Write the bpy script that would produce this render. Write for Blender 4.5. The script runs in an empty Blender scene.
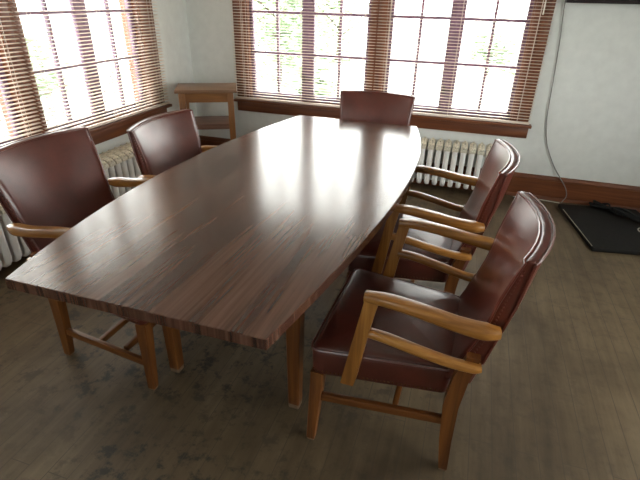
import bpy, bmesh, math, random
from mathutils import Vector, Matrix
from math import sin, cos, pi, radians

scene = bpy.context.scene
COL = scene.collection

# ------------------------------------------------------------------ camera
def make_camera():
    yaw, pitch, roll = radians(17.179), radians(27.834), radians(1.470)
    f = Vector((-sin(yaw) * cos(pitch), cos(yaw) * cos(pitch), -sin(pitch)))
    r = Vector((cos(yaw), sin(yaw), 0))
    u = r.cross(f)
    r2 = cos(roll) * r + sin(roll) * u
    u2 = -sin(roll) * r + cos(roll) * u
    cam = bpy.data.cameras.new('camera')
    cam.sensor_fit = 'HORIZONTAL'
    cam.sensor_width = 36.0
    cam.lens = 460.8 / 640 * 36.0
    cam.clip_start = 0.02
    o = bpy.data.objects.new('camera', cam)
    COL.objects.link(o)
    M = Matrix((r2, u2, -f)).transposed().to_4x4()
    M.translation = (2.613, -4.119, 1.500)
    o.matrix_world = M
    scene.camera = o
make_camera()

# ------------------------------------------------------------------ light
SKY = 4.0
world = bpy.data.worlds.new('overcast_sky')
scene.world = world
world.use_nodes = True
wn = world.node_tree.nodes
bg = wn['Background']
bg.inputs['Color'].default_value = (1.0, 0.99, 0.97, 1)
bg.inputs['Strength'].default_value = SKY
scene.view_settings.view_transform = 'Standard'
scene.view_settings.look = 'None'
scene.view_settings.gamma = 1.0
scene.view_settings.use_curve_mapping = False
scene.view_settings.exposure = 1.75
cy = scene.cycles
cy.max_bounces = 10
cy.diffuse_bounces = 6
cy.glossy_bounces = 4
cy.transparent_max_bounces = 24
cy.sample_clamp_indirect = 8.0
cy.use_denoising = True
try:
    cy.denoiser = 'OPENIMAGEDENOISE'
except Exception:
    pass

def portal(loc, rot, sx, sy):
    l = bpy.data.lights.new('sky_portal', 'AREA')
    l.shape = 'RECTANGLE'; l.size = sx; l.size_y = sy
    l.cycles.is_portal = True
    o = bpy.data.objects.new('sky_portal', l)
    o.location = loc; o.rotation_euler = rot
    COL.objects.link(o)
portal((1.78, 0.26, 1.37), (radians(-90), 0, 0), 2.5, 1.6)
portal((-0.26, -1.86, 1.37), (0, radians(-90), 0), 1.6, 2.5)
portal((5.56, -2.9, 1.38), (0, radians(90), 0), 1.6, 2.9)
portal((1.6, -6.46, 1.38), (radians(90), 0, 0), .7, 1.6)

# ------------------------------------------------------------------ materials
def new_mat(name):
    m = bpy.data.materials.new(name); m.use_nodes = True
    nt = m.node_tree
    return m, nt, nt.nodes['Principled BSDF']

def N(nt, t, **kw):
    n = nt.nodes.new(t)
    for k, v in kw.items():
        if k in n.inputs.keys(): n.inputs[k].default_value = v
        else: setattr(n, k, v)
    return n

def ramp(nt, fac, stops):
    r = nt.nodes.new('ShaderNodeValToRGB')
    el = r.color_ramp.elements
    el[0].position, el[0].color = stops[0][0], (*stops[0][1], 1)
    el[1].position, el[1].color = stops[-1][0], (*stops[-1][1], 1)
    for p, c in stops[1:-1]:
        e = el.new(p); e.color = (*c, 1)
    nt.links.new(fac, r.inputs[0])
    return r.outputs[0]

def objcoord(nt, scale=(1, 1, 1), rot=(0, 0, 0)):
    tc = nt.nodes.new('ShaderNodeTexCoord')
    mp = nt.nodes.new('ShaderNodeMapping')
    mp.inputs['Scale'].default_value = scale
    mp.inputs['Rotation'].default_value = rot
    nt.links.new(tc.outputs['Object'], mp.inputs[0])
    return mp.outputs[0]

def add_bump(nt, b, h, strength, dist=0.002):
    bp = nt.nodes.new('ShaderNodeBump')
    bp.inputs['Strength'].default_value = strength
    bp.inputs['Distance'].default_value = dist
    nt.links.new(h, bp.inputs['Height'])
    nt.links.new(bp.outputs[0], b.inputs['Normal'])

def plain(name, col, rough=.5, metal=0.0, noise=0.0, nscale=30, bump=0.0, spec=None):
    m, nt, b = new_mat(name)
    b.inputs['Roughness'].default_value = rough
    b.inputs['Metallic'].default_value = metal
    if spec is not None: b.inputs['Specular IOR Level'].default_value = spec
    no = N(nt, 'ShaderNodeTexNoise', Scale=nscale, Detail=5.0)
    nt.links.new(objcoord(nt), no.inputs['Vector'])
    lo = tuple(c * (1 - noise) for c in col); hi = tuple(min(1, c * (1 + noise)) for c in col)
    nt.links.new(ramp(nt, no.outputs['Fac'], [(.3, lo), (.7, hi)]), b.inputs['Base Color'])
    if bump: add_bump(nt, b, no.outputs['Fac'], bump)
    return m

def wood(name, dark, mid, light, axis='z', rough=.35, scale=1.0, fine=1.0, bump=.15, contrast=(.3, .5, .7), coat=0.0):
    """grain stretched along one object axis"""
    m, nt, b = new_mat(name)
    k = {'x': (1.2, 22, 22), 'y': (22, 1.2, 22), 'z': (22, 22, 1.2)}[axis]
    v = objcoord(nt, tuple(s * scale for s in k))
    n1 = N(nt, 'ShaderNodeTexNoise', Scale=1.0, Detail=6.0, Roughness=.6, Distortion=.6)
    nt.links.new(v, n1.inputs['Vector'])
    k2 = {'x': (5, 160, 160), 'y': (160, 5, 160), 'z': (160, 160, 5)}[axis]
    v2 = objcoord(nt, tuple(s * fine for s in k2))
    n2 = N(nt, 'ShaderNodeTexNoise', Scale=1.0, Detail=3.0)
    nt.links.new(v2, n2.inputs['Vector'])
    mx = N(nt, 'ShaderNodeMath', operation='MULTIPLY_ADD')
    nt.links.new(n2.outputs['Fac'], mx.inputs[0]); mx.inputs[1].default_value = .35
    nt.links.new(n1.outputs['Fac'], mx.inputs[2])
    sb = N(nt, 'ShaderNodeMath', operation='SUBTRACT'); sb.inputs[1].default_value = .175
    nt.links.new(mx.outputs[0], sb.inputs[0])
    nt.links.new(ramp(nt, sb.outputs[0], [(contrast[0], dark), (contrast[1], mid), (contrast[2], light)]), b.inputs['Base Color'])
    b.inputs['Roughness'].default_value = rough
    b.inputs['Coat Weight'].default_value = coat
    b.inputs['Coat Roughness'].default_value = .15
    if bump: add_bump(nt, b, sb.outputs[0], bump, .001)
    return m

OAK = ((.18, .066, .011), (.32, .132, .026), (.45, .21, .05))
M_oak = {a: wood('honey_oak_' + a, *OAK, axis=a, rough=.3, coat=.2) for a in 'xyz'}
DOAK = ((.075, .023, .005), (.135, .044, .009), (.20, .072, .015))
M_doak = {a: wood('leg_oak_' + a, *DOAK, axis=a, rough=.38) for a in 'xyz'}
CAS = ((.10, .028, .010), (.16, .048, .016), (.22, .072, .025))
M_trim = {a: wood('trim_wood_' + a, *CAS, axis=a, rough=.4) for a in 'xyz'}
M_sash = plain('sash_fringe_purple', (.15, .08, .135), .45, noise=.2)  # purple lens fringing of the backlit frames put into the base colour
STO = ((.11, .038, .010), (.19, .075, .018), (.27, .115, .03))
M_stand = {a: wood('stand_wood_' + a, *STO, axis=a, rough=.45) for a in 'xyz'}
M_standtop = wood('stand_top_wood', (.11, .05, .022), (.17, .085, .042), (.24, .13, .068), axis='x', rough=.4)
M_standshelf = wood('stand_shelf_wood', (.12, .055, .035), (.18, .09, .06), (.25, .13, .09), axis='x', rough=.45)

# tabletop laminate : long walnut figure
def laminate(name, axis='y'):
    m, nt, b = new_mat(name)
    k = {'y': (13, .8, 13), 'x': (.8, 13, 13), 'z': (30, 30, .5)}[axis]
    n1 = N(nt, 'ShaderNodeTexNoise', Scale=1.0, Detail=5.0, Roughness=.55, Distortion=.9)
    nt.links.new(objcoord(nt, k), n1.inputs['Vector'])
    k2 = {'y': (110, 2.2, 110), 'x': (2.2, 110, 110), 'z': (120, 120, 3)}[axis]
    n2 = N(nt, 'ShaderNodeTexNoise', Scale=1.0, Detail=3.0)
    nt.links.new(objcoord(nt, k2), n2.inputs['Vector'])
    mx = N(nt, 'ShaderNodeMath', operation='MULTIPLY_ADD')
    nt.links.new(n2.outputs['Fac'], mx.inputs[0]); mx.inputs[1].default_value = .55
    nt.links.new(n1.outputs['Fac'], mx.inputs[2])
    sb = N(nt, 'ShaderNodeMath', operation='SUBTRACT'); sb.inputs[1].default_value = .275
    nt.links.new(mx.outputs[0], sb.inputs[0])
    nt.links.new(ramp(nt, sb.outputs[0], [(.28, (.034, .012, .008)), (.44, (.068, .027, .017)), (.56, (.098, .043, .027)), (.74, (.130, .063, .041))]), b.inputs['Base Color'])
    b.inputs['Roughness'].default_value = .20
    b.inputs['Specular IOR Level'].default_value = .6
    b.inputs['Coat Weight'].default_value = .25; b.inputs['Coat Roughness'].default_value = .16
    return m
M_lam = laminate('walnut_laminate', 'y')
M_lamedge = laminate('walnut_edge_band', 'z')

def leather(name, col, rough=.3):
    m, nt, b = new_mat(name)
    n1 = N(nt, 'ShaderNodeTexNoise', Scale=6.0, Detail=6.0, Roughness=.65)
    nt.links.new(objcoord(nt), n1.inputs['Vector'])
    lo = tuple(c * .65 for c in col); hi = tuple(c * 1.35 for c in col)
    nt.links.new(ramp(nt, n1.outputs['Fac'], [(.3, lo), (.7, hi)]), b.inputs['Base Color'])
    v = N(nt, 'ShaderNodeTexVoronoi', Scale=260.0)
    nt.links.new(objcoord(nt), v.inputs['Vector'])
    add_bump(nt, b, v.outputs['Distance'], .22, .0008)
    b.inputs['Roughness'].default_value = rough
    b.inputs['Specular IOR Level'].default_value = .8
    return m
M_leather = leather('oxblood_leather', (.088, .017, .010), .285)
M_piping = leather('oxblood_piping', (.12, .03, .02), .285)
M_nail = plain('aged_brass_nails', (.16, .09, .05), .35, metal=.8, noise=.2)

M_wall = plain('painted_plaster', (.75, .765, .74), .7, noise=.04, nscale=14, bump=.25)
M_ceil = plain('ceiling_paint', (.72, .72, .70), .85, noise=.03)
M_slat = plain('pale_wood_slats', (.80, .68, .58), .45, noise=.08, nscale=8)
M_cord = plain('cream_cord', (.75, .68, .60), .6, noise=.05)
M_rad = plain('radiator_enamel', (.86, .85, .82), .4, noise=.05, nscale=20)
M_radtop = plain('radiator_aged_enamel', (.62, .58, .47), .5, noise=.35, nscale=70, bump=.3)
M_black = plain('black_plastic', (.010, .009, .008), .65, noise=.2, nscale=50, spec=.2)
M_screen = plain('dark_screen_glass', (.012, .013, .016), .12)
M_bezel = plain('dark_bezel', (.025, .018, .02), .35, noise=.2)
M_greycable = plain('grey_cable', (.20, .19, .18), .5, noise=.1)
M_palecable = plain('pale_cable', (.50, .47, .40), .5, noise=.1)
M_blackcable = plain('black_cable', (.010, .010, .010), .6, noise=.2, spec=.25)
M_metal = plain('steel_glide', (.22, .15, .10), .5, metal=.3, noise=.2)
M_dkmetal = plain('bronze_latch', (.10, .08, .07), .4, metal=.7, noise=.2)
M_alu = plain('aluminium_edge', (.40, .36, .28), .35, metal=.6, noise=.1)

def glass_mat():
    m = bpy.data.materials.new('window_glass'); m.use_nodes = True
    nt = m.node_tree; nt.nodes.clear()
    out = nt.nodes.new('ShaderNodeOutputMaterial')
    mix = nt.nodes.new('ShaderNodeMixShader')
    tr = N(nt, 'ShaderNodeBsdfTransparent', Color=(.95, .97, .96, 1))
    gl = N(nt, 'ShaderNodeBsdfGlossy', Roughness=.02)
    lw = N(nt, 'ShaderNodeLayerWeight', Blend=.12)
    nt.links.new(lw.outputs['Fresnel'], mix.inputs[0])
    nt.links.new(tr.outputs[0], mix.inputs[1]); nt.links.new(gl.outputs[0], mix.inputs[2])
    nt.links.new(mix.outputs[0], out.inputs[0])
    return m
M_glass = glass_mat()

def floor_mat():
    m, nt, b = new_mat('worn_strip_floor')
    tc = nt.nodes.new('ShaderNodeTexCoord')
    mp = nt.nodes.new('ShaderNodeMapping'); mp.inputs['Rotation'].default_value = (0, 0, radians(90))
    nt.links.new(tc.outputs['Object'], mp.inputs[0])
    br = N(nt, 'ShaderNodeTexBrick', Scale=1.0)
    br.inputs['Brick Width'].default_value = 1.7; br.inputs['Row Height'].default_value = .083
    br.inputs['Mortar Size'].default_value = .0014; br.inputs['Mortar Smooth'].default_value = .3
    br.inputs['Color1'].default_value = (.35, .35, .35, 1); br.inputs['Color2'].default_value = (.65, .65, .65, 1)
    br.inputs['Mortar'].default_value = (0, 0, 0, 1)
    br.offset = .37
    nt.links.new(mp.outputs[0], br.inputs['Vector'])
    n1 = N(nt, 'ShaderNodeTexNoise', Scale=1.0, Detail=7.0, Roughness=.65)
    nt.links.new(objcoord(nt, (24, 2.2, 1)), n1.inputs['Vector'])
    n2 = N(nt, 'ShaderNodeTexNoise', Scale=1.5, Detail=5.0, Roughness=.6)
    nt.links.new(objcoord(nt), n2.inputs['Vector'])
    a = N(nt, 'ShaderNodeMath', operation='MULTIPLY_ADD'); a.inputs[1].default_value = .16
    sep = nt.nodes.new('ShaderNodeSeparateColor'); nt.links.new(br.outputs['Color'], sep.inputs[0])
    nh = N(nt, 'ShaderNodeMath', operation='MULTIPLY'); nh.inputs[1].default_value = .55
    nt.links.new(n1.outputs['Fac'], nh.inputs[0])
    nt.links.new(sep.outputs[0], a.inputs[0]); nt.links.new(nh.outputs[0], a.inputs[2])
    a2 = N(nt, 'ShaderNodeMath', operation='MULTIPLY_ADD'); a2.inputs[1].default_value = .9
    nt.links.new(n2.outputs['Fac'], a2.inputs[0]); nt.links.new(a.outputs[0], a2.inputs[2])
    sb = N(nt, 'ShaderNodeMath', operation='SUBTRACT'); sb.inputs[1].default_value = .305
    nt.links.new(a2.outputs[0], sb.inputs[0])
    c0 = ramp(nt, sb.outputs[0], [(.28, (.056, .036, .018)), (.5, (.104, .071, .037)), (.72, (.160, .113, .063))])
    # worn grey-brown areas, olive tint, and dark spots
    n3 = N(nt, 'ShaderNodeTexNoise', Scale=13.0, Detail=6.0, Roughness=.7)
    nt.links.new(objcoord(nt), n3.inputs['Vector'])
    spots = ramp(nt, n3.outputs['Fac'], [(.51, (0, 0, 0)), (.60, (.95, .95, .95))])
    n4 = N(nt, 'ShaderNodeTexNoise', Scale=1.1, Detail=2.0)
    nt.links.new(objcoord(nt), n4.inputs['Vector'])
    area = ramp(nt, n4.outputs['Fac'], [(.36, (.2, .2, .2)), (.50, (1, 1, 1))])
    sx = nt.nodes.new('ShaderNodeSeparateXYZ'); nt.links.new(tc.outputs['Object'], sx.inputs[0])
    mk = N(nt, 'ShaderNodeMapRange'); nt.links.new(sx.outputs['X'], mk.inputs['Value'])
    mk.inputs['From Min'].default_value = 1.9; mk.inputs['From Max'].default_value = 2.9
    mk.inputs['To Min'].default_value = 1.0; mk.inputs['To Max'].default_value = .25
    m0 = N(nt, 'ShaderNodeMath', operation='MULTIPLY')
    nt.links.new(area, m0.inputs[0]); nt.links.new(mk.outputs[0], m0.inputs[1])
    ml = N(nt, 'ShaderNodeMath', operation='MULTIPLY')
    nt.links.new(spots, ml.inputs[0]); nt.links.new(m0.outputs[0], ml.inputs[1])
    mix1 = nt.nodes.new('ShaderNodeMix'); mix1.data_type = 'RGBA'
    nt.links.new(ml.outputs[0], mix1.inputs['Factor']); nt.links.new(c0, mix1.inputs['A'])
    mix1.inputs['B'].default_value = (.026, .020, .015, 1)
    mix2 = nt.nodes.new('ShaderNodeMix'); mix2.data_type = 'RGBA'
    nt.links.new(br.outputs['Fac'], mix2.inputs['Factor']); nt.links.new(mix1.outputs['Result'], mix2.inputs['A'])
    mix2.inputs['B'].default_value = (.055, .040, .025, 1)
    nt.links.new(mix2.outputs['Result'], b.inputs['Base Color'])
    rr = N(nt, 'ShaderNodeMapRange'); rr.inputs['To Min'].default_value = .42; rr.inputs['To Max'].default_value = .65
    nt.links.new(n3.outputs['Fac'], rr.inputs['Value']); nt.links.new(rr.outputs[0], b.inputs['Roughness'])
    add_bump(nt, b, sb.outputs[0], .25, .0015)
    return m
M_floor = floor_mat()

# ------------------------------------------------------------------ mesh helpers
def obj(name, bm, mats, parent=None, smooth=40, kind=None, loc=None):
    if not isinstance(mats, (list, tuple)): mats = [mats]
    bmesh.ops.recalc_face_normals(bm, faces=bm.faces[:])
    me = bpy.data.meshes.new(name)
    bm.to_mesh(me); bm.free()
    for m in mats: me.materials.append(m)
    if smooth:
        me.shade_smooth()
        me.set_sharp_from_angle(angle=radians(smooth))
    o = bpy.data.objects.new(name, me)
    COL.objects.link(o)
    if parent is not None: o.parent = parent
    if loc is not None: o.location = loc
    if kind: o['kind'] = kind
    return o

def thing(name, label, cat, loc=(0, 0, 0), rz=0.0, group=None):
    o = bpy.data.objects.new(name, None)
    o.empty_display_size = .1
    COL.objects.link(o)
    o.location = loc; o.rotation_euler = (0, 0, rz)
    o['label'] = label; o['category'] = cat
    if group: o['group'] = group
    return o

def tag(o, label, cat, group=None):
    o['label'] = label; o['category'] = cat
    if group: o['group'] = group
    return o

def structure_root(name):
    o = bpy.data.objects.new(name, None); COL.objects.link(o); o['kind'] = 'structure'
    return o

def box(bm, lo, hi, bev=0.0, seg=2, mat=0, M=None):
    r = bmesh.ops.create_cube(bm, size=1.0)
    vs = r['verts']
    c = [(a + b) / 2 for a, b in zip(lo, hi)]; s = [abs(b - a) for a, b in zip(lo, hi)]
    for v in vs:
        v.co = Vector((c[0] + v.co.x * s[0], c[1] + v.co.y * s[1], c[2] + v.co.z * s[2]))
    fs = set(f for v in vs for f in v.link_faces)
    if bev:
        es = set(e for v in vs for e in v.link_edges)
        rb = bmesh.ops.bevel(bm, geom=list(vs) + list(es), offset=bev, segments=seg, affect='EDGES', profile=.5)
        fs = set(rb['faces']) | set(f for f in fs if f.is_valid)
        vs = list(set(v for f in fs for v in f.verts))
    for f in fs:
        if f.is_valid: f.material_index = mat
    if M is not None:
        for v in set(vs): v.co = M @ v.co
    return vs

def loft(bm, loops, closed_loop=True, cap0=True, cap1=True, mat=0):
    rows = [[bm.verts.new(p) for p in L] for L in loops]
    n = len(rows[0])
    for a, b in zip(rows, rows[1:]):
        for i in range(n if closed_loop else n - 1):
            j = (i + 1) % n
            f = bm.faces.new((a[i], a[j], b[j], b[i])); f.material_index = mat
    if cap0: bm.faces.new(list(reversed(rows[0]))).material_index = mat
    if cap1: bm.faces.new(rows[-1]).material_index = mat
    return rows

def tube(bm, pts, r, n=8, closed=False, mat=0, flat=1.0):
    pts = [Vector(p) for p in pts]
    rad = r if isinstance(r, (list, tuple)) else [r] * len(pts)
    loops = []
    up = Vector((0, 0, 1))
    prev = None
    for i, p in enumerate(pts):
        if closed: t = pts[(i + 1) % len(pts)] - pts[i - 1]
        else: t = pts[min(i + 1, len(pts) - 1)] - pts[max(i - 1, 0)]
        t.normalize()
        if prev is None:
            a = t.cross(up)
            if a.length < .05: a = t.cross(Vector((1, 0, 0)))
        else:
            a = prev - t * prev.dot(t)
        a.normalize(); prev = a
        b = t.cross(a)
        loops.append([p + a * cos(2 * pi * k / n) * rad[i] + b * sin(2 * pi * k / n) * rad[i] * flat for k in range(n)])
    if closed:
        loops.append(loops[0])
        rows = [[bm.verts.new(q) for q in L] for L in loops[:-1]]
        m = len(rows)
        for i in range(m):
            A, B = rows[i], rows[(i + 1) % m]
            for k in range(n):
                bm.faces.new((A[k], A[(k + 1) % n], B[(k + 1) % n], B[k])).material_index = mat
    else:
        loft(bm, loops, mat=mat)

def spline(pts, n=8):
    """Catmull-Rom through points"""
    P = [Vector(p) for p in pts]
    P = [P[0] * 2 - P[1]] + P + [P[-1] * 2 - P[-2]]
    out = []
    for i in range(1, len(P) - 2):
        for k in range(n):
            t = k / n
            out.append(.5 * ((2 * P[i]) + (-P[i - 1] + P[i + 1]) * t + (2 * P[i - 1] - 5 * P[i] + 4 * P[i + 1] - P[i + 2]) * t * t + (-P[i - 1] + 3 * P[i] - 3 * P[i + 1] + P[i + 2]) * t ** 3))
    out.append(P[-2].copy())
    return out

def taper_leg(bm, top, bot, st, sb, rot=0.0, bev=.15):
    """square tapered leg between two centres, chamfered corners"""
    def ring(c, s):
        h = s / 2; k = h * (1 - bev)
        pts = [(h, -k), (h, k), (k, h), (-k, h), (-h, k), (-h, -k), (-k, -h), (k, -h)]
        return [Vector((c[0] + x * cos(rot) - y * sin(rot), c[1] + x * sin(rot) + y * cos(rot), c[2])) for x, y in pts]
    t, b = Vector(top), Vector(bot)
    loft(bm, [ring(b, sb), ring(b.lerp(t, .5), (st + sb) / 2), ring(t, st)])

# ------------------------------------------------------------------ room shell
RX, RY, CZ = 5.3, -6.2, 2.75
bm = bmesh.new(); box(bm, (-.25, RY - .2, -.2), (RX + .2, .25, 0)); obj('floor', bm, M_floor, kind='structure', smooth=0)
bm = bmesh.new(); box(bm, (-.25, RY - .2, CZ), (RX + .2, .25, CZ + .15)); obj('ceiling', bm, M_ceil, kind='structure', smooth=0)
OZ0, OZ1 = .62, 2.14
BACK = [(.60, 1.735), (1.865, 2.96)]          # openings in the back wall, x
LEFT = [(-3.04, -1.93), (-1.80, -.69)]        # openings in the left wall, y
TH = .16
bm = bmesh.new()
box(bm, (-.25, 0, 0), (RX + .2, TH, OZ0)); box(bm, (-.25, 0, OZ1), (RX + .2, TH, CZ))
xs = [-.25] + [v for o in BACK for v in o] + [RX + .2]
for a, b in zip(xs[::2], xs[1::2]): box(bm, (a, 0, OZ0), (b, TH, OZ1))
obj('wall_back', bm, M_wall, kind='structure', smooth=0)
bm = bmesh.new()
box(bm, (-TH, RY, 0), (0, 0, OZ0)); box(bm, (-TH, RY, OZ1), (0, 0, CZ))
ys = [RY] + [v for o in LEFT for v in o] + [0]
for a, b in zip(ys[::2], ys[1::2]): box(bm, (-TH, a, OZ0), (0, b, OZ1))
obj('wall_left', bm, M_wall, kind='structure', smooth=0)
RIGHT_FILL = [(-4.3, -2.95), (-2.85, -1.5)]  # openings added in the unseen right wall to let in fill light
FRONT_FILL = [(1.3, 1.9)]  # opening added in the unseen front wall, also for fill light
bm = bmesh.new()
box(bm, (RX, RY, 0), (RX + TH, 0, OZ0)); box(bm, (RX, RY, OZ1), (RX + TH, 0, CZ))
ys = [RY] + [v for o in RIGHT_FILL for v in o] + [0]
for a, b in zip(ys[::2], ys[1::2]): box(bm, (RX, a, OZ0), (RX + TH, b, OZ1))
obj('wall_right', bm, M_wall, kind='structure', smooth=0)
bm = bmesh.new()
box(bm, (-.25, RY - TH, 0), (RX + .2, RY, OZ0)); box(bm, (-.25, RY - TH, OZ1), (RX + .2, RY, CZ))
xs = [-.25] + [v for o in FRONT_FILL for v in o] + [RX + .2]
for a, b in zip(xs[::2], xs[1::2]): box(bm, (a, RY - TH, OZ0), (b, RY, OZ1))
obj('wall_front', bm, M_wall, kind='structure', smooth=0)

def baseboard(name, horiz):
    # profile (depth out of wall, z)
    prof = [(0, 0), (.030, 0), (.030, .012), (.024, .026), (.018, .028), (.018, .165), (.024, .170), (.024, .182), (.016, .198), (.006, .2045), (0, .2045)]
    bm = bmesh.new()
    if horiz == 'back':
        loops = [[(x, -d, z) for d, z in prof] for x in (0.0, RX)]
    else:
        loops = [[(d, y, z) for d, z in prof] for y in (RY, -.03)]
    loft(bm, loops)
    obj(name, bm, M_trim['x' if horiz == 'back' else 'y'], kind='structure', smooth=30)
baseboard('baseboard_back', 'back'); baseboard('baseboard_left', 'left')

# window sills with aprons, one long run under each pair of windows
bm = bmesh.new()
box(bm, (.465, -.075, .597), (3.117, .0, .62), .004); box(bm, (.476, -.022, .504), (3.103, 0, .597), .003)
obj('trim_1', bm, M_trim['x'], kind='structure', smooth=30)
bm = bmesh.new()
box(bm, (0, -3.22, .597), (.075, -.50, .62), .004); box(bm, (0, -3.21, .489), (.022, -.512, .597), .003)
obj('trim_2', bm, M_trim['y'], kind='structure', smooth=30)

# windows: u runs along the wall, d is depth beyond the wall face (outwards)
def window(name, u0, u1, wall, c0=.065, c1=.065):
    root = structure_root(name)
    if wall == 'back':
        T = lambda u, d, z: (u, d, z)
    elif wall == 'right':
        T = lambda u, d, z: (RX + d, u, z)
    elif wall == 'front':
        T = lambda u, d, z: (u, RY - d, z)
    else:
        T = lambda u, d, z: (-d, u, z)
    def bx(bm, a, b, bev=0.0):
        p, q = T(*a), T(*b)
        lo = tuple(min(i, j) for i, j in zip(p, q)); hi = tuple(max(i, j) for i, j in zip(p, q))
        box(bm, lo, hi, bev)
    # casing on the wall face, jamb lining the reveal
    bm = bmesh.new()
    bx(bm, (u0 - c0, -.018, OZ0), (u0, 0, OZ1 + .1), .003); bx(bm, (u1, -.018, OZ0), (u1 + c1, 0, OZ1 + .1), .003)
    bx(bm, (u0 - c0, -.022, OZ1), (u1 + c1, -.0, OZ1 + .1), .003)
    obj('casing', bm, M_trim['z'], root, 30)
    bm = bmesh.new()
    j = .012
    bx(bm, (u0, 0, OZ0), (u0 + j, TH, OZ1)); bx(bm, (u1 - j, 0, OZ0), (u1, TH, OZ1))
    bx(bm, (u0, 0, OZ1 - j), (u1, TH, OZ1)); bx(bm, (u0 + j, 0, OZ0 - .005), (u1 - j, TH + .03, OZ0 + .012))
    obj('jamb', bm, M_trim['z'], root, 30)
    um = (u0 + u1) / 2
    d0, d1 = .045, .085
    for side, (a, b) in enumerate(((u0 + j, um), (um, u1 - j))):
        bm = bmesh.new()
        st_out, st_in = .030, .056
        sa, sb_ = (st_out, st_in) if side == 0 else (st_in, st_out)
        z0, z1 = OZ0 + .014, OZ1 - j
        bx(bm, (a, d0, z0), (a + sa, d1, z1), .003); bx(bm, (b - sb_, d0, z0), (b, d1, z1), .003)
        bx(bm, (a + sa, d0, z0), (b - sb_, d1, z0 + .05), .003); bx(bm, (a + sa, d0, z1 - .05), (b - sb_, d1, z1), .003)
        s = obj('sash', bm, M_sash, root, 30)
        bm = bmesh.new()
        mid = (a + sa + b - sb_) / 2
        bx(bm, (mid - .011, d0 + .006, z0 + .05), (mid + .011, d1 - .006, z1 - .05))
        for zm in (1.034, 1.370, 1.706):
            bx(bm, (a + sa, d0 + .007, zm - .010), (b - sb_, d1 - .007, zm + .010))
        obj('muntin', bm, M_sash, s, 0)
        bm = bmesh.new()
        bx(bm, (a + sa - .004, .063, z0 + .046), (b - sb_ + .004, .066, z1 - .046))
        obj('pane', bm, M_glass, s, 0)
        if side == 0:
            bm = bmesh.new()
            bx(bm, (b - .04, d0 - .012, .80), (b - .02, d0, .86), .003); bx(bm, (b - .036, d0 - .03, .825), (b + .055, d0 - .014, .838), .004)
            obj('latch', bm, M_dkmetal, root, 30)
    return root
window('window_1', *BACK[0], 'back', .12, .065); window('window_2', *BACK[1], 'back', .065, .13)
window('window_3', *LEFT[1], 'left', .065, .165); window('window_4', *LEFT[0], 'left', .15, .065)
for k, (a, b) in enumerate(RIGHT_FILL): window('window_%d' % (5 + k), a, b, 'right')  # added windows out of view, there to brighten the room
for k, (a, b) in enumerate(FRONT_FILL): window('window_%d' % (7 + k), a, b, 'front')  # added window behind the camera, more fill daylight

# ------------------------------------------------------------------ blinds
def blind(label, u0, u1, wall, tilt, wand=None, cords=None):
    T = (lambda u, d, z: Vector((u, d, z))) if wall == 'back' else (lambda u, d, z: Vector((-d, u, z)))
    um = (u0 + u1) / 2
    root = thing('venetian_blind', label, 'blind', tuple(T(um, -.048, .62)), 0, 'wooden slatted blinds on the windows')
    L = (u1 - u0) / 2
    def P(u, d, z):                        # local (origin at bottom centre)
        return T(u, d, z) if wall == 'back' else Vector((-d, u, z))
    bm = bmesh.new()
    pitch, w, th = .0232, .025, .0016
    z = .045; top = 1.56
    while z < top:
        ring = []
        for k, (q, zz) in enumerate(((-.5, 0), (-.2, .0016), (.2, .0016), (.5, 0))):
            dd = q * w; ring.append((dd * cos(tilt) + 0, zz + dd * sin(tilt)))
        low = [(d, h - th) for d, h in reversed(ring)]
        prof = ring + low
        loft(bm, [[P(u, d, z + h) for d, h in prof] for u in (-L + .004, L - .004)])
        z += pitch
    obj('slats', bm, M_slat, root, 30)
    def bx(bm, a, b, bev=0.0):
        p, q = P(*a), P(*b)
        box(bm, [min(i, j) for i, j in zip(p, q)], [max(i, j) for i, j in zip(p, q)], bev)
    bm = bmesh.new(); bx(bm, (-L + .004, -.013, .004), (L - .004, .013, .022), .003); obj('bottom_rail', bm, M_slat, root, 30)
    bm = bmesh.new(); bx(bm, (-L + .002, -.022, top), (L - .002, .024, top + .05), .003); obj('head_rail', bm, M_slat, root, 30)
    for u in (-L + .10, -L * .0 - .0, L - .10):
        bm = bmesh.new()
        for d in (-.0145, .0145):
            bx(bm, (u - .0014, d - .0006, .01), (u + .0014, d + .0006, top))
        obj('ladder_cord', bm, M_cord, root, 0)
    if wand:
        u, zb = wand
        bm = bmesh.new(); tube(bm, [P(u, -.03, zb), P(u, -.03, top + .01)], [.005, .0035], 8)
        obj('tilt_wand', bm, M_cord, root)
    if cords:
        for u, zb in cords:
            bm = bmesh.new(); tube(bm, [P(u, -.026, zb), P(u, -.026, top)], .0015, 6)
            tube(bm, [P(u, -.026, zb - .03), P(u, -.026, zb - .01), P(u, -.026, zb + .006)], [.006, .005, .002], 8)
            obj('pull_cord', bm, M_cord, root)
    return root
blind('left of the two wooden slatted blinds on the wall behind the table', .478, 1.793, 'back', radians(1))
blind('right-hand wooden slatted blind on the wall behind the table, beside the hanging cord', 1.797, 3.100, 'back', radians(1), wand=(.565, .80))
blind('wooden slatted blind on the left wall, nearer the room corner', -1.862, -.512, 'left', radians(7), cords=[(.24, .10)])
blind('wooden slatted blind on the left wall cut off by the picture edge', -3.200, -1.872, 'left', radians(7))

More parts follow.
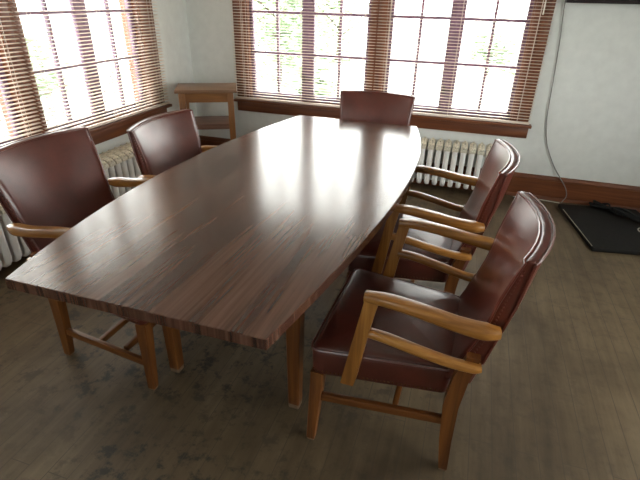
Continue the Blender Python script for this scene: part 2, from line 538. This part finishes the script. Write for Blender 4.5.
# ------------------------------------------------------------------ radiators
def radiator(label, loc, rz, n, pitch=.0665):
    root = thing('radiator', label, 'radiator', loc, rz, 'cast iron radiators under the windows')
    # one section: three columns in depth (y 0..-.17), joined top and bottom
    def section_mesh():
        bm = bmesh.new()
        D = .145
        # outer loop
        pts = []
        z0, z1, rr = .085, .420, .045
        for (cy_, cz_, a0) in ((-D + rr, z0 + rr, 180), (-D + rr, z1 - rr, 90), (-rr, z1 - rr, 0), (-rr, z0 + rr, -90)):
            for k in range(5):
                a = radians(a0 + 90 - k * 22.5)
                pts.append((0, cy_ + cos(a) * rr, cz_ + sin(a) * rr))
        tube(bm, pts, .0215, 10, closed=True)
        tube(bm, [(0, -D / 2, z0 - .005), (0, -D / 2, z1 - .02)], .019, 8)
        box(bm, (-.009, -D + .01, z0 + .01), (.009, -.012, z1 - .01), 0)
        box(bm, (-.020, -D + .012, z0 - .012), (.020, -.012, z0 + .02), .008)
        # hub linking to the neighbour
        tube(bm, [(-pitch / 2, -D / 2, z0 + .03), (pitch / 2, -D / 2, z0 + .03)], .020, 8)
        tube(bm, [(-pitch / 2, -D / 2, z1 - .05), (pitch / 2, -D / 2, z1 - .05)], .020, 8)
        return bm
    def crest_mesh():
        bm = bmesh.new()
        D = .145
        prof = []
        for k in range(9):
            a = pi * k / 8
            prof.append((-D / 2 - cos(a) * (D / 2 + .024), .408 + sin(a) * .046))
        base = [(y, .392) for y, z in reversed(prof)]
        loops = []
        for x, s in ((-.026, .84), (-.017, 1.0), (0, 1.05), (.017, 1.0), (.026, .84)):
            loops.append([(x, -D / 2 + (y + D / 2) * (.93 + .07 * s), .40 + (z - .40) * s) for y, z in prof + base[::8]])
        loft(bm, loops)
        for k in (1, 3, 5, 7):
            a = pi * k / 8
            r = bmesh.ops.create_icosphere(bm, subdivisions=1, radius=.011)
            for v in r['verts']: v.co += Vector((0, -D / 2 - cos(a) * (D / 2 + .024), .408 + sin(a) * .048))
        return bm
    s0 = obj('section', section_mesh(), M_rad, root, 50)
    c0 = obj('ornate_crest', crest_mesh(), M_radtop, s0, 50)
    L = (n - 1) * pitch
    s0.location = (-L / 2, 0, 0)
    for k in range(1, n):
        s = s0.copy(); COL.objects.link(s); s.parent = root; s.location = (-L / 2 + k * pitch, 0, 0)
        c = c0.copy(); COL.objects.link(c); c.parent = s
    for sx in (-1, 1):
        for y in (-.125, -.02):
            bm = bmesh.new()
            tube(bm, [(sx * L / 2, y, 0), (sx * L / 2, y, .018), (sx * L / 2, y, .08)], [.022, .013, .017], 10)
            obj('foot', bm, M_rad, root)
    bm = bmesh.new()
    x = L / 2
    tube(bm, spline([(x, -.072, .11), (x + .06, -.072, .11), (x + .085, -.072, .09), (x + .09, -.072, .0)], 5), .014, 10)
    tube(bm, [(x + .03, -.072, .11), (x + .055, -.072, .11)], .022, 8)
    obj('supply_pipe', bm, M_rad, root)
    return root
radiator('cream cast iron radiator under the right-hand window behind the table', (2.165, -.085, 0), 0, 21)
radiator('cream cast iron radiator under the left wall windows behind the two left chairs', (.085, -1.98, 0), radians(90), 26)

# ------------------------------------------------------------------ conference table
TC = Vector((1.859, -2.173)); TROT = -radians(1.75)
def build_table():
    t = thing('conference_table', 'large boat-shaped conference table with walnut laminate top in the middle of the chairs', 'table', (TC.x, TC.y, 0), TROT)
    HL = 1.147
    def half_r(v):                     # half widths along the length, v in -1..1
        return .410 + .132 * (1 - v * v) * (1 + .25 * v)
    def half_l(v):
        return .410 + .145 * (1 - v * v) * (1 - .15 * v)
    outline = []
    K = 40
    for i in range(K + 1):
        v = -1 + 2 * i / K; outline.append((half_r(v), v * HL))
    for i in range(K + 1):
        v = 1 - 2 * i / K; outline.append((-half_l(v), v * HL))
    Zt, Zb = .758, .724
    bm = bmesh.new()
    def ring(z, ins):
        return [(x - math.copysign(ins, x), y - (math.copysign(ins, y) if abs(abs(y) - HL) < 1e-6 else 0) + .036 * x, z) for x, y in outline]
    loft(bm, [ring(Zb, 0), ring(Zt - .002, 0), ring(Zt, .002)])
    for f in bm.faces:
        if abs(f.normal.z) < .5 and f.calc_area() > 0:
            pass
    bm.normal_update()
    for f in bm.faces:
        f.material_index = 0 if f.normal.z > .3 else 1
    obj('tabletop', bm, [M_lam, M_lamedge], t, 30)
    # under-frame
    bm = bmesh.new()
    x0, x1, y0, y1 = -.315, .315, -1.06, .86
    box(bm, (x0, y0, .665), (x1, y0 + .025, .7235), .002); box(bm, (x0, y1 - .025, .665), (x1, y1, .7235), .002)
    box(bm, (x0, y0 + .0251, .665), (x0 + .025, y1 - .0251, .7235), .002); box(bm, (x1 - .025, y0 + .0251, .665), (x1, y1 - .0251, .7235), .002)
    obj('apron', bm, wood('dark_apron', (.03, .014, .009), (.05, .024, .014), (.07, .035, .02), axis='y'), t, 30)
    for sx in (-1, 1):
        for y in (-.650, .62):
            bm = bmesh.new()
            taper_leg(bm, (sx * .287, y, .7235), (sx * .287, y, .022), .066, .046)
            lg = obj('leg', bm, M_doak['z'], t, 30)
            bm = bmesh.new(); taper_leg(bm, (sx * .287, y, .022), (sx * .287, y, 0), .047, .044)
            obj('glide', bm, M_metal, lg, 30)
    return t
build_table()

# ------------------------------------------------------------------ armchairs
def lerp(tab, z):
    for (z0, a), (z1, b) in zip(tab, tab[1:]):
        if z <= z1: return a + (b - a) * max(0, (z - z0)) / (z1 - z0)
    return tab[-1][1]
FRONT = [(.40, .060), (.47, .030), (.52, .010), (.60, -.020), (.664, -.034), (.755, -.048), (.896, -.084), (.92, -.090)]
REAR = [(.40, -.030), (.486, -.050), (.58, -.068), (.735, -.100), (.887, -.116), (.92, -.120)]
HALF = [(.40, .222), (.50, .228), (.70, .246), (.90, .266), (.92, .267)]
BOW = [(.40, .012), (.50, .020), (.70, .042), (.90, .060), (.92, .06)]

def chair_back_grid():
    ztab = [.40, .44, .50, .56, .62, .68, .74, .80, .85, .880, .893]
    S = [-1, -.97, -.9, -.75, -.55, -.3, 0, .3, .55, .75, .9, .97, 1]
    return ztab, S

def make_chair(label, loc, rz, stretch_z=.22, cross=((.20, .20),), rake=0.0, tall=0.0, post_z=.322):
    t = thing('armchair', label, 'chair', loc, rz, 'oxblood leather armchairs around the table')
    # --- seat cushion
    bm = bmesh.new()
    def plan(z, ins, n=6):
        # trapezoid with rounded corners : x .03..0.5, half .27 front -> .225 rear
        x0, x1 = .03 + ins, .502 - ins
        h0, h1 = .222 - ins, .280 - ins
        r = max(.03 - ins * .3, .006)
        pts = []
        for (cx_, cy_, a0) in ((x1 - r, h1 - r, 0), (x0 + r, h0 - r, 90), (x0 + r, -h0 + r, 180), (x1 - r, -h1 + r, 270)):
            for k in range(n):
                a = radians(a0 + 90 * k / (n - 1)); pts.append((cx_ + cos(a) * r, cy_ + sin(a) * r, z))
        return pts
    loft(bm, [plan(.325, .004), plan(.335, 0), plan(.415, -.002), plan(.432, .002), plan(.443, .010), plan(.449, .022), plan(.456, .06), plan(.463, .12), plan(.467, .19)])
    seat = obj('seat', bm, M_leather, t, 60)
    bm = bmesh.new()
    tube(bm, [Vector(p) for p in plan(.434, -.003)], .0042, 6, closed=True)
    obj('piping', bm, M_piping, seat)
    bm = bmesh.new()
    base = plan(.340, -.0005, 3)
    for i in range(len(base)):
        a, b = Vector(base[i]), Vector(base[(i + 1) % len(base)])
        m = max(1, int((b - a).length / .014))
        for k in range(m):
            c = a.lerp(b, k / m)
            r = bmesh.ops.create_icosphere(bm, subdivisions=1, radius=.0036)
            for v in r['verts']: v.co += c
    obj('nail_trim', bm, M_nail, seat)
    # --- backrest
    ztab, S = chair_back_grid()
    def pt(s, z, face):
        h = lerp(HALF, z); bow = lerp(BOW, z) * (1 - s * s)
        f, r = lerp(FRONT, z), lerp(REAR, z)
        edge = abs(s)
        pad = .014 * (1 - edge ** 4) * min(1, max(0, (.90 - z) / .06))
        x = (f + pad - bow) if face == 'f' else (r - bow)
        if face == 'f' and edge > .99: x -= .006
        if face == 'r' and edge > .99: x += .004
        arch = .003 * (1 - s * s) * max(0, (z - .8) / .1)
        q = max(0, z - .5) / .4
        return Vector((x - rake * q, s * h, z + arch + tall * q))
    bm = bmesh.new()
    # closed horizontal loops: front edge left->right then rear right->left
    loops = []
    for z in ztab:
        loops.append([pt(s, z, 'f') for s in S] + [pt(s, z, 'r') for s in reversed(S)])
    # rounded top
    top = loops[-1]; nS = len(S)
    def topring(k, dz):
        L = []
        for i in range(nS):
            a, b = top[i], top[2 * nS - 1 - i]
            c = (a + b) / 2
            L.append(c + (a - c) * k + Vector((0, 0, dz)))
        M = []
        for i in range(nS):
            a, b = top[i], top[2 * nS - 1 - i]
            c = (a + b) / 2
            M.append(c + (b - c) * k + Vector((0, 0, dz)))
        return L + list(reversed(M))
    loops.append(topring(.82, .004)); loops.append(topring(.45, .007))
    rows = loft(bm, loops, cap1=False)
    R = rows[-1]
    for i in range(nS - 1):
        bm.faces.new((R[i], R[i + 1], R[2 * nS - 2 - i], R[2 * nS - 1 - i]))
    back = obj('backrest', bm, M_leather, t, 55)
    # piping along both edges of the shell
    for face, off in (('f', .002), ('r', -.002)):
        bm = bmesh.new()
        P = [pt(-1, z, face) + Vector((off, -.001, 0)) for z in ztab[2:]]
        P += [pt(s, .893, face) + Vector((off, 0, .004)) for s in S[1:-1]]
        P += [pt(1, z, face) + Vector((off, .001, 0)) for z in reversed(ztab[2:])]
        tube(bm, P, .0040, 6)
        obj('piping', bm, M_piping, back)
    # nails down the side panels
    for s in (-1, 1):
        bm = bmesh.new()
        z = .50
        while z < .875:
            c = pt(s, z, 'f').lerp(pt(s, z, 'r'), .30) + Vector((0, s * .001, 0))
            r = bmesh.ops.create_icosphere(bm, subdivisions=1, radius=.0036)
            for v in r['verts']: v.co += c
            z += .013
        obj('nail_trim', bm, M_piping, back)
    # --- legs
    for s in (-1, 1):
        bm = bmesh.new(); taper_leg(bm, (.478, s * .256, .327), (.492, s * .284, .010), .050, .032)
        lg = obj('front_leg', bm, M_doak['z'], t, 30)
        bm = bmesh.new(); taper_leg(bm, (.492, s * .284, .010), (.492, s * .284, 0), .030, .028); obj('glide', bm, M_metal, lg, 30)
        bm = bmesh.new()
        def ring(x, y, z, sx, sy):
            return [(x - sx / 2, y - sy / 2, z), (x + sx / 2, y - sy / 2, z), (x + sx / 2, y + sy / 2, z), (x - sx / 2, y + sy / 2, z)]
        loft(bm, [ring(.0, s * .243, .010, .030, .030), ring(.012, s * .243, .16, .042, .036), ring(.018, s * .243, .32, .050, .040), ring(.005, s * .243, .44, .048, .040), ring(-.018, s * .243, .535, .040, .036)])
        lg = obj('rear_leg', bm, M_doak['z'], t, 30)
        bm = bmesh.new(); taper_leg(bm, (0, s * .243, .010), (0, s * .243, 0), .029, .027); obj('glide', bm, M_metal, lg, 30)
        # --- arm post leaning back
        bm = bmesh.new()
        loft(bm, [ring(.366 - (post_z - .322) * .2, s * .276, post_z, .046, .030), ring(.360, s * .277, post_z + .03, .048, .032), ring(.320, s * .280, .60, .042, .034), ring(.304, s * .281, .688, .044, .036)])
        obj('arm_post', bm, M_oak['z'], t, 30)
        # --- arm and lower rail : rounded rectangular section swept along a curve
        def sweep(name, pts, ws, hs, rr=.35):
            C = spline(pts, 6)
            n = len(C)
            Ws = [ws[0] + 0] * 0
            loops = []
            for i, p in enumerate(C):
                tt = (C[min(i + 1, n - 1)] - C[max(i - 1, 0)]).normalized()
                side = Vector((0, 0, 1)).cross(tt).normalized(); up = tt.cross(side)
                q = i / (n - 1) * (len(ws) - 1); k = min(int(q), len(ws) - 2); fr = q - k
                w = (ws[k] * (1 - fr) + ws[k + 1] * fr) / 2; h = (hs[k] * (1 - fr) + hs[k + 1] * fr) / 2
                L = []
                rad = min(w, h) * rr * 2
                for (sx, sy, a0) in ((1, 1, 0), (-1, 1, 90), (-1, -1, 180), (1, -1, 270)):
                    for m in range(4):
                        a = radians(a0 + 30 * m)
                        L.append(p + side * (sx * (w - rad) + cos(a) * rad) + up * (sy * (h - rad) + sin(a) * rad))
                loops.append(L)
            bm = bmesh.new(); loft(bm, loops)
            obj(name, bm, M_oak['x'], t, 45)
        sweep('arm', [(.328, s * .279, .693), (.25, s * .283, .696), (.15, s * .287, .686), (.05, s * .288, .670), (-.03, s * .284, .662), (-.070, s * .277, .662)], [.040, .048, .050, .050, .052, .036], [.030, .034, .036, .038, .044, .030])
        sweep('lower_rail', [(.318, s * .276, .556), (.25, s * .277, .550), (.15, s * .276, .530), (.05, s * .270, .510), (-.02, s * .266, .506), (-.045, s * .262, .508)], [.034, .036, .036, .034, .034, .026], [.028, .030, .030, .030, .032, .024])
        # --- side stretcher
        bm = bmesh.new()
        a, b = Vector((.012, s * .243, stretch_z + .015)), Vector((.486, s * .268, stretch_z - .012))
        d = (b - a); ang = math.atan2(-d.z, d.x)
        M = Matrix.Translation((a + b) / 2) @ Matrix.Rotation(math.atan2(d.y, d.x), 4, 'Z') @ Matrix.Rotation(ang, 4, 'Y')
        box(bm, (-d.length / 2 + .012, -.010, -.016), (d.length / 2 - .014, .010, .016), .003, M=M)
        obj('stretcher', bm, M_doak['x'], t, 30)
    for u, _ in cross:
        bm = bmesh.new(); box(bm, (u - .010, -.238, stretch_z - .014), (u + .010, .238, stretch_z + .012), .003)
        obj('stretcher', bm, M_doak['y'], t, 30)
    return t
make_chair('leather armchair nearest on the right, with arms and seat in full view', (2.739, -2.688, 0), radians(178.6), .222)
make_chair('leather armchair on the right, behind the nearest right one and before the radiator', (2.680, -1.982, 0), radians(180.6), .222)
make_chair('leather armchair at the far end of the table, only its backrest showing', (1.975, -.872, 0), radians(-91), .222)
make_chair('leather armchair on the left cut by the picture edge, its legs showing under the table', (1.034, -2.650, 0), radians(-1.2), .130, cross=((.20, 0), (.335, 0)), rake=.045, tall=.03, post_z=.375)
make_chair('leather armchair on the left, between the cropped chair and the small side stand', (1.155, -2.0, 0), radians(-.5), .130, cross=((.20, 0), (.335, 0)))

# ------------------------------------------------------------------ side stand in the corner
def build_stand():
    t = thing('side_stand', 'small open wooden side stand with lower shelf standing in the corner', 'side table', (.418, -.465, 0), radians(28))
    # local: x along the front, front at -y
    W, D, H = .255, .180, .79
    bm = bmesh.new(); box(bm, (-W, -D, H - .026), (W, D, H), .004); obj('top', bm, M_standtop, t, 30)
    bm = bmesh.new()
    a, b = W - .055, D - .035
    box(bm, (-a, -b - .010, H - .105), (a, -b + .010, H - .0265)); box(bm, (-a, b - .010, H - .105), (a, b + .010, H - .0265))
    box(bm, (-a - .010, -b + .0105, H - .105), (-a + .010, b - .0105, H - .0265)); box(bm, (a - .010, -b + .0105, H - .105), (a + .010, b - .0105, H - .0265))
    obj('apron', bm, M_stand['x'], t, 30)
    for sx in (-1, 1):
        for sy in (-1, 1):
            bm = bmesh.new(); box(bm, (sx * a - .026, sy * b - .024, 0), (sx * a + .026, sy * b + .024, H - .0265), .003)
            obj('leg', bm, M_stand['z'], t, 30)
    bm = bmesh.new(); box(bm, (-a - .01, -b - .012, .455), (a + .01, b + .012, .50), .003); obj('shelf', bm, M_standshelf, t, 30)
    return t
build_stand()

# ------------------------------------------------------------------ wall screen, cord, floor panel
sc_ = thing('wall_screen', 'dark framed wall screen at top right, only its bottom edge in view', 'screen', (3.70, -.012, 1.502))
bm = bmesh.new(); box(bm, (-.55, -.05, 0), (.55, -.012, .64), .004); obj('casing', bm, M_bezel, sc_, 30)
bm = bmesh.new(); box(bm, (-.525, -.0515, .022), (.525, -.0502, .618)); obj('display', bm, M_screen, sc_, 0)
bm = bmesh.new(); box(bm, (-.2, -.012, .2), (.2, .012, .45)); obj('wall_bracket', bm, M_black, sc_, 0)

bm = bmesh.new()
tube(bm, spline([(3.165, -.030, 1.56), (3.150, -.014, 1.50), (3.176, -.010, 1.254), (3.200, -.010, .95), (3.214, -.010, .743), (3.235, -.010, .60), (3.275, -.010, .46), (3.355, -.012, .31), (3.425, -.032, .215), (3.490, -.038, .13), (3.512, -.045, .06), (3.485, -.060, .006)], 8), .0038, 8)
tag(obj('power_cord', bm, M_greycable), 'thin grey cord hanging down the wall from the wall screen to the floor', 'cord')
bm = bmesh.new()
tube(bm, spline([(3.47, -.072, .005), (3.40, -.062, .0045), (3.33, -.052, .0045), (3.22, -.050, .0045), (3.1, -.06, .0045)], 8), .0035, 8)
tag(obj('floor_cable', bm, M_palecable), 'pale cable lying along the foot of the baseboard behind the right chairs', 'cable')

fp = thing('flat_panel', 'flat black panel lying on the floor below the wall screen', 'panel', (3.805, -.490, 0), radians(9.5))
bm = bmesh.new(); box(bm, (-.30, -.385, 0), (.30, .385, .030), .004); obj('body', bm, M_black, fp, 30)
bm = bmesh.new(); box(bm, (-.3005, -.36, .0285), (-.2955, .27, .0312)); obj('edge_strip', bm, M_alu, fp, 0)

random.seed(4)
bm = bmesh.new()
for k in range(7):
    base = [(3.70, -.10, .035), (3.80, -.17, .05), (3.88, -.25, .055), (3.97, -.33, .05), (4.05, -.39, .045)]
    pts = [(x + random.uniform(-.03, .03), y + random.uniform(-.035, .035), max(.041, z + random.uniform(-.005, .03))) for x, y, z in base]
    tube(bm, spline(pts, 7), .0095, 7)
for k in range(5):
    c = (random.uniform(3.76, 4.0), 0, 0); cyy = -.17 - (c[0] - 3.8) * .85
    tube(bm, [(c[0] + cos(a) * .05 + random.uniform(-.004, .004), cyy + sin(a) * .035, .053 + .012 * sin(2 * a + k) + .006) for a in [2 * pi * i / 16 for i in range(16)]], .006, 7, closed=True)
tag(obj('cable_bundle', bm, M_blackcable), 'black tangled cable bundle lying on the flat black floor panel', 'cable')
bm = bmesh.new()
tube(bm, spline([(4.06, -.50, .0350), (4.00, -.46, .0350), (3.955, -.47, .0350), (3.945, -.52, .0350), (3.98, -.57, .0350), (4.04, -.58, .0350), (4.08, -.55, .0350)], 7), .004, 8)
tag(obj('pale_cable', bm, M_palecable), 'pale looped cable on the flat black panel at the right picture edge', 'cable')

# ------------------------------------------------------------------ outside
M_yard = plain('pale_yard', (.42, .44, .40), .9, noise=.2, nscale=1.2)
M_grass = plain('lawn_grass', (.15, .22, .08), .95, noise=.3, nscale=6)
bm = bmesh.new(); box(bm, (-45, -30, -.9), (45, 60, -.7)); o = obj('yard_ground', bm, M_yard, kind='structure', smooth=0)
M_leaf = plain('tree_leaves', (.30, .38, .24), .6, noise=.35, nscale=2)
M_leaf2 = plain('shrub_leaves', (.34, .41, .27), .6, noise=.35, nscale=2)
M_bark = plain('bark', (.10, .07, .05), .9, noise=.3)
def plant(name, label, cat, x, y, h, rad, seed, mat, n=900, trunk=.05, zc=.55, leaf=.10):
    rnd = random.Random(seed)
    t = thing(name, label, cat, (x, y, -.7), 0, 'trees and shrubs outside the windows')
    bm = bmesh.new()
    tube(bm, spline([(0, 0, 0), (.05, .02, h * .3), (-.03, .05, h * .6), (.02, 0, h * .85)], 4), [trunk * (1 - .75 * i / 12) for i in range(13)], 8)
    for k in range(6):
        a = rnd.uniform(0, 2 * pi); z = h * rnd.uniform(.2, .6)
        tube(bm, [(0, 0, z), (cos(a) * rad * .4, sin(a) * rad * .4, z + h * .15), (cos(a) * rad * .75, sin(a) * rad * .75, z + h * .25)], [trunk * .4, trunk * .25, trunk * .1], 6)
    obj('trunk', bm, M_bark, t)
    bm = bmesh.new()
    blobs = [(rnd.gauss(0, .4) * rad, rnd.gauss(0, .4) * rad, h * zc + rnd.gauss(0, .22) * h) for _ in range(16)]
    for _ in range(n):
        b = rnd.choice(blobs)
        d = Vector((rnd.gauss(0, 1), rnd.gauss(0, 1), rnd.gauss(0, 1))).normalized() * rad * .42 * rnd.uniform(.5, 1)
        c = Vector(b) + d; c.z = max(.05, c.z)
        R = Matrix.Rotation(rnd.uniform(0, 6.3), 3, 'Z') @ Matrix.Rotation(rnd.uniform(-1, 1), 3, 'X')
        s = leaf * rnd.uniform(.6, 1.3)
        v = [bm.verts.new(c + R @ Vector(p)) for p in ((-s, 0, 0), (0, -s * .5, s * .1), (s, 0, 0), (0, s * .5, s * .1))]
        bm.faces.new(v)
    obj('foliage', bm, mat, t, 0)
plant('tree', 'leafy green tree seen through the leftmost panes of the back window', 'tree', -2.42, 8.0, 3.2, 1.5, 1, M_leaf, 3400, .08, .5)
plant('tree', 'leafy green tree seen through the back window, just left of the centre post', 'tree', -2.48, 14.0, 3.6, 1.8, 2, M_leaf, 3400, .10, .5)
plant('shrub', 'low green shrub seen at the foot of the back window behind the table', 'shrub', -.23, 4.6, 1.1, .7, 3, M_leaf2, 1500, .03)
plant('shrub', 'pale green shrub seen low through the right back window', 'shrub', 3.0, 13.0, 1.5, 1.0, 4, M_leaf2, 1200, .03)
plant('shrub', 'green shrub seen through the left wall window nearest the corner', 'shrub', -6.0, 3.2, 1.7, .9, 5, M_leaf2, 1500, .03)
plant('tree', 'pale green tree seen through the upper part of the left window', 'tree', -11.0, 4.5, 4.0, 1.2, 6, M_leaf, 1600, .1)
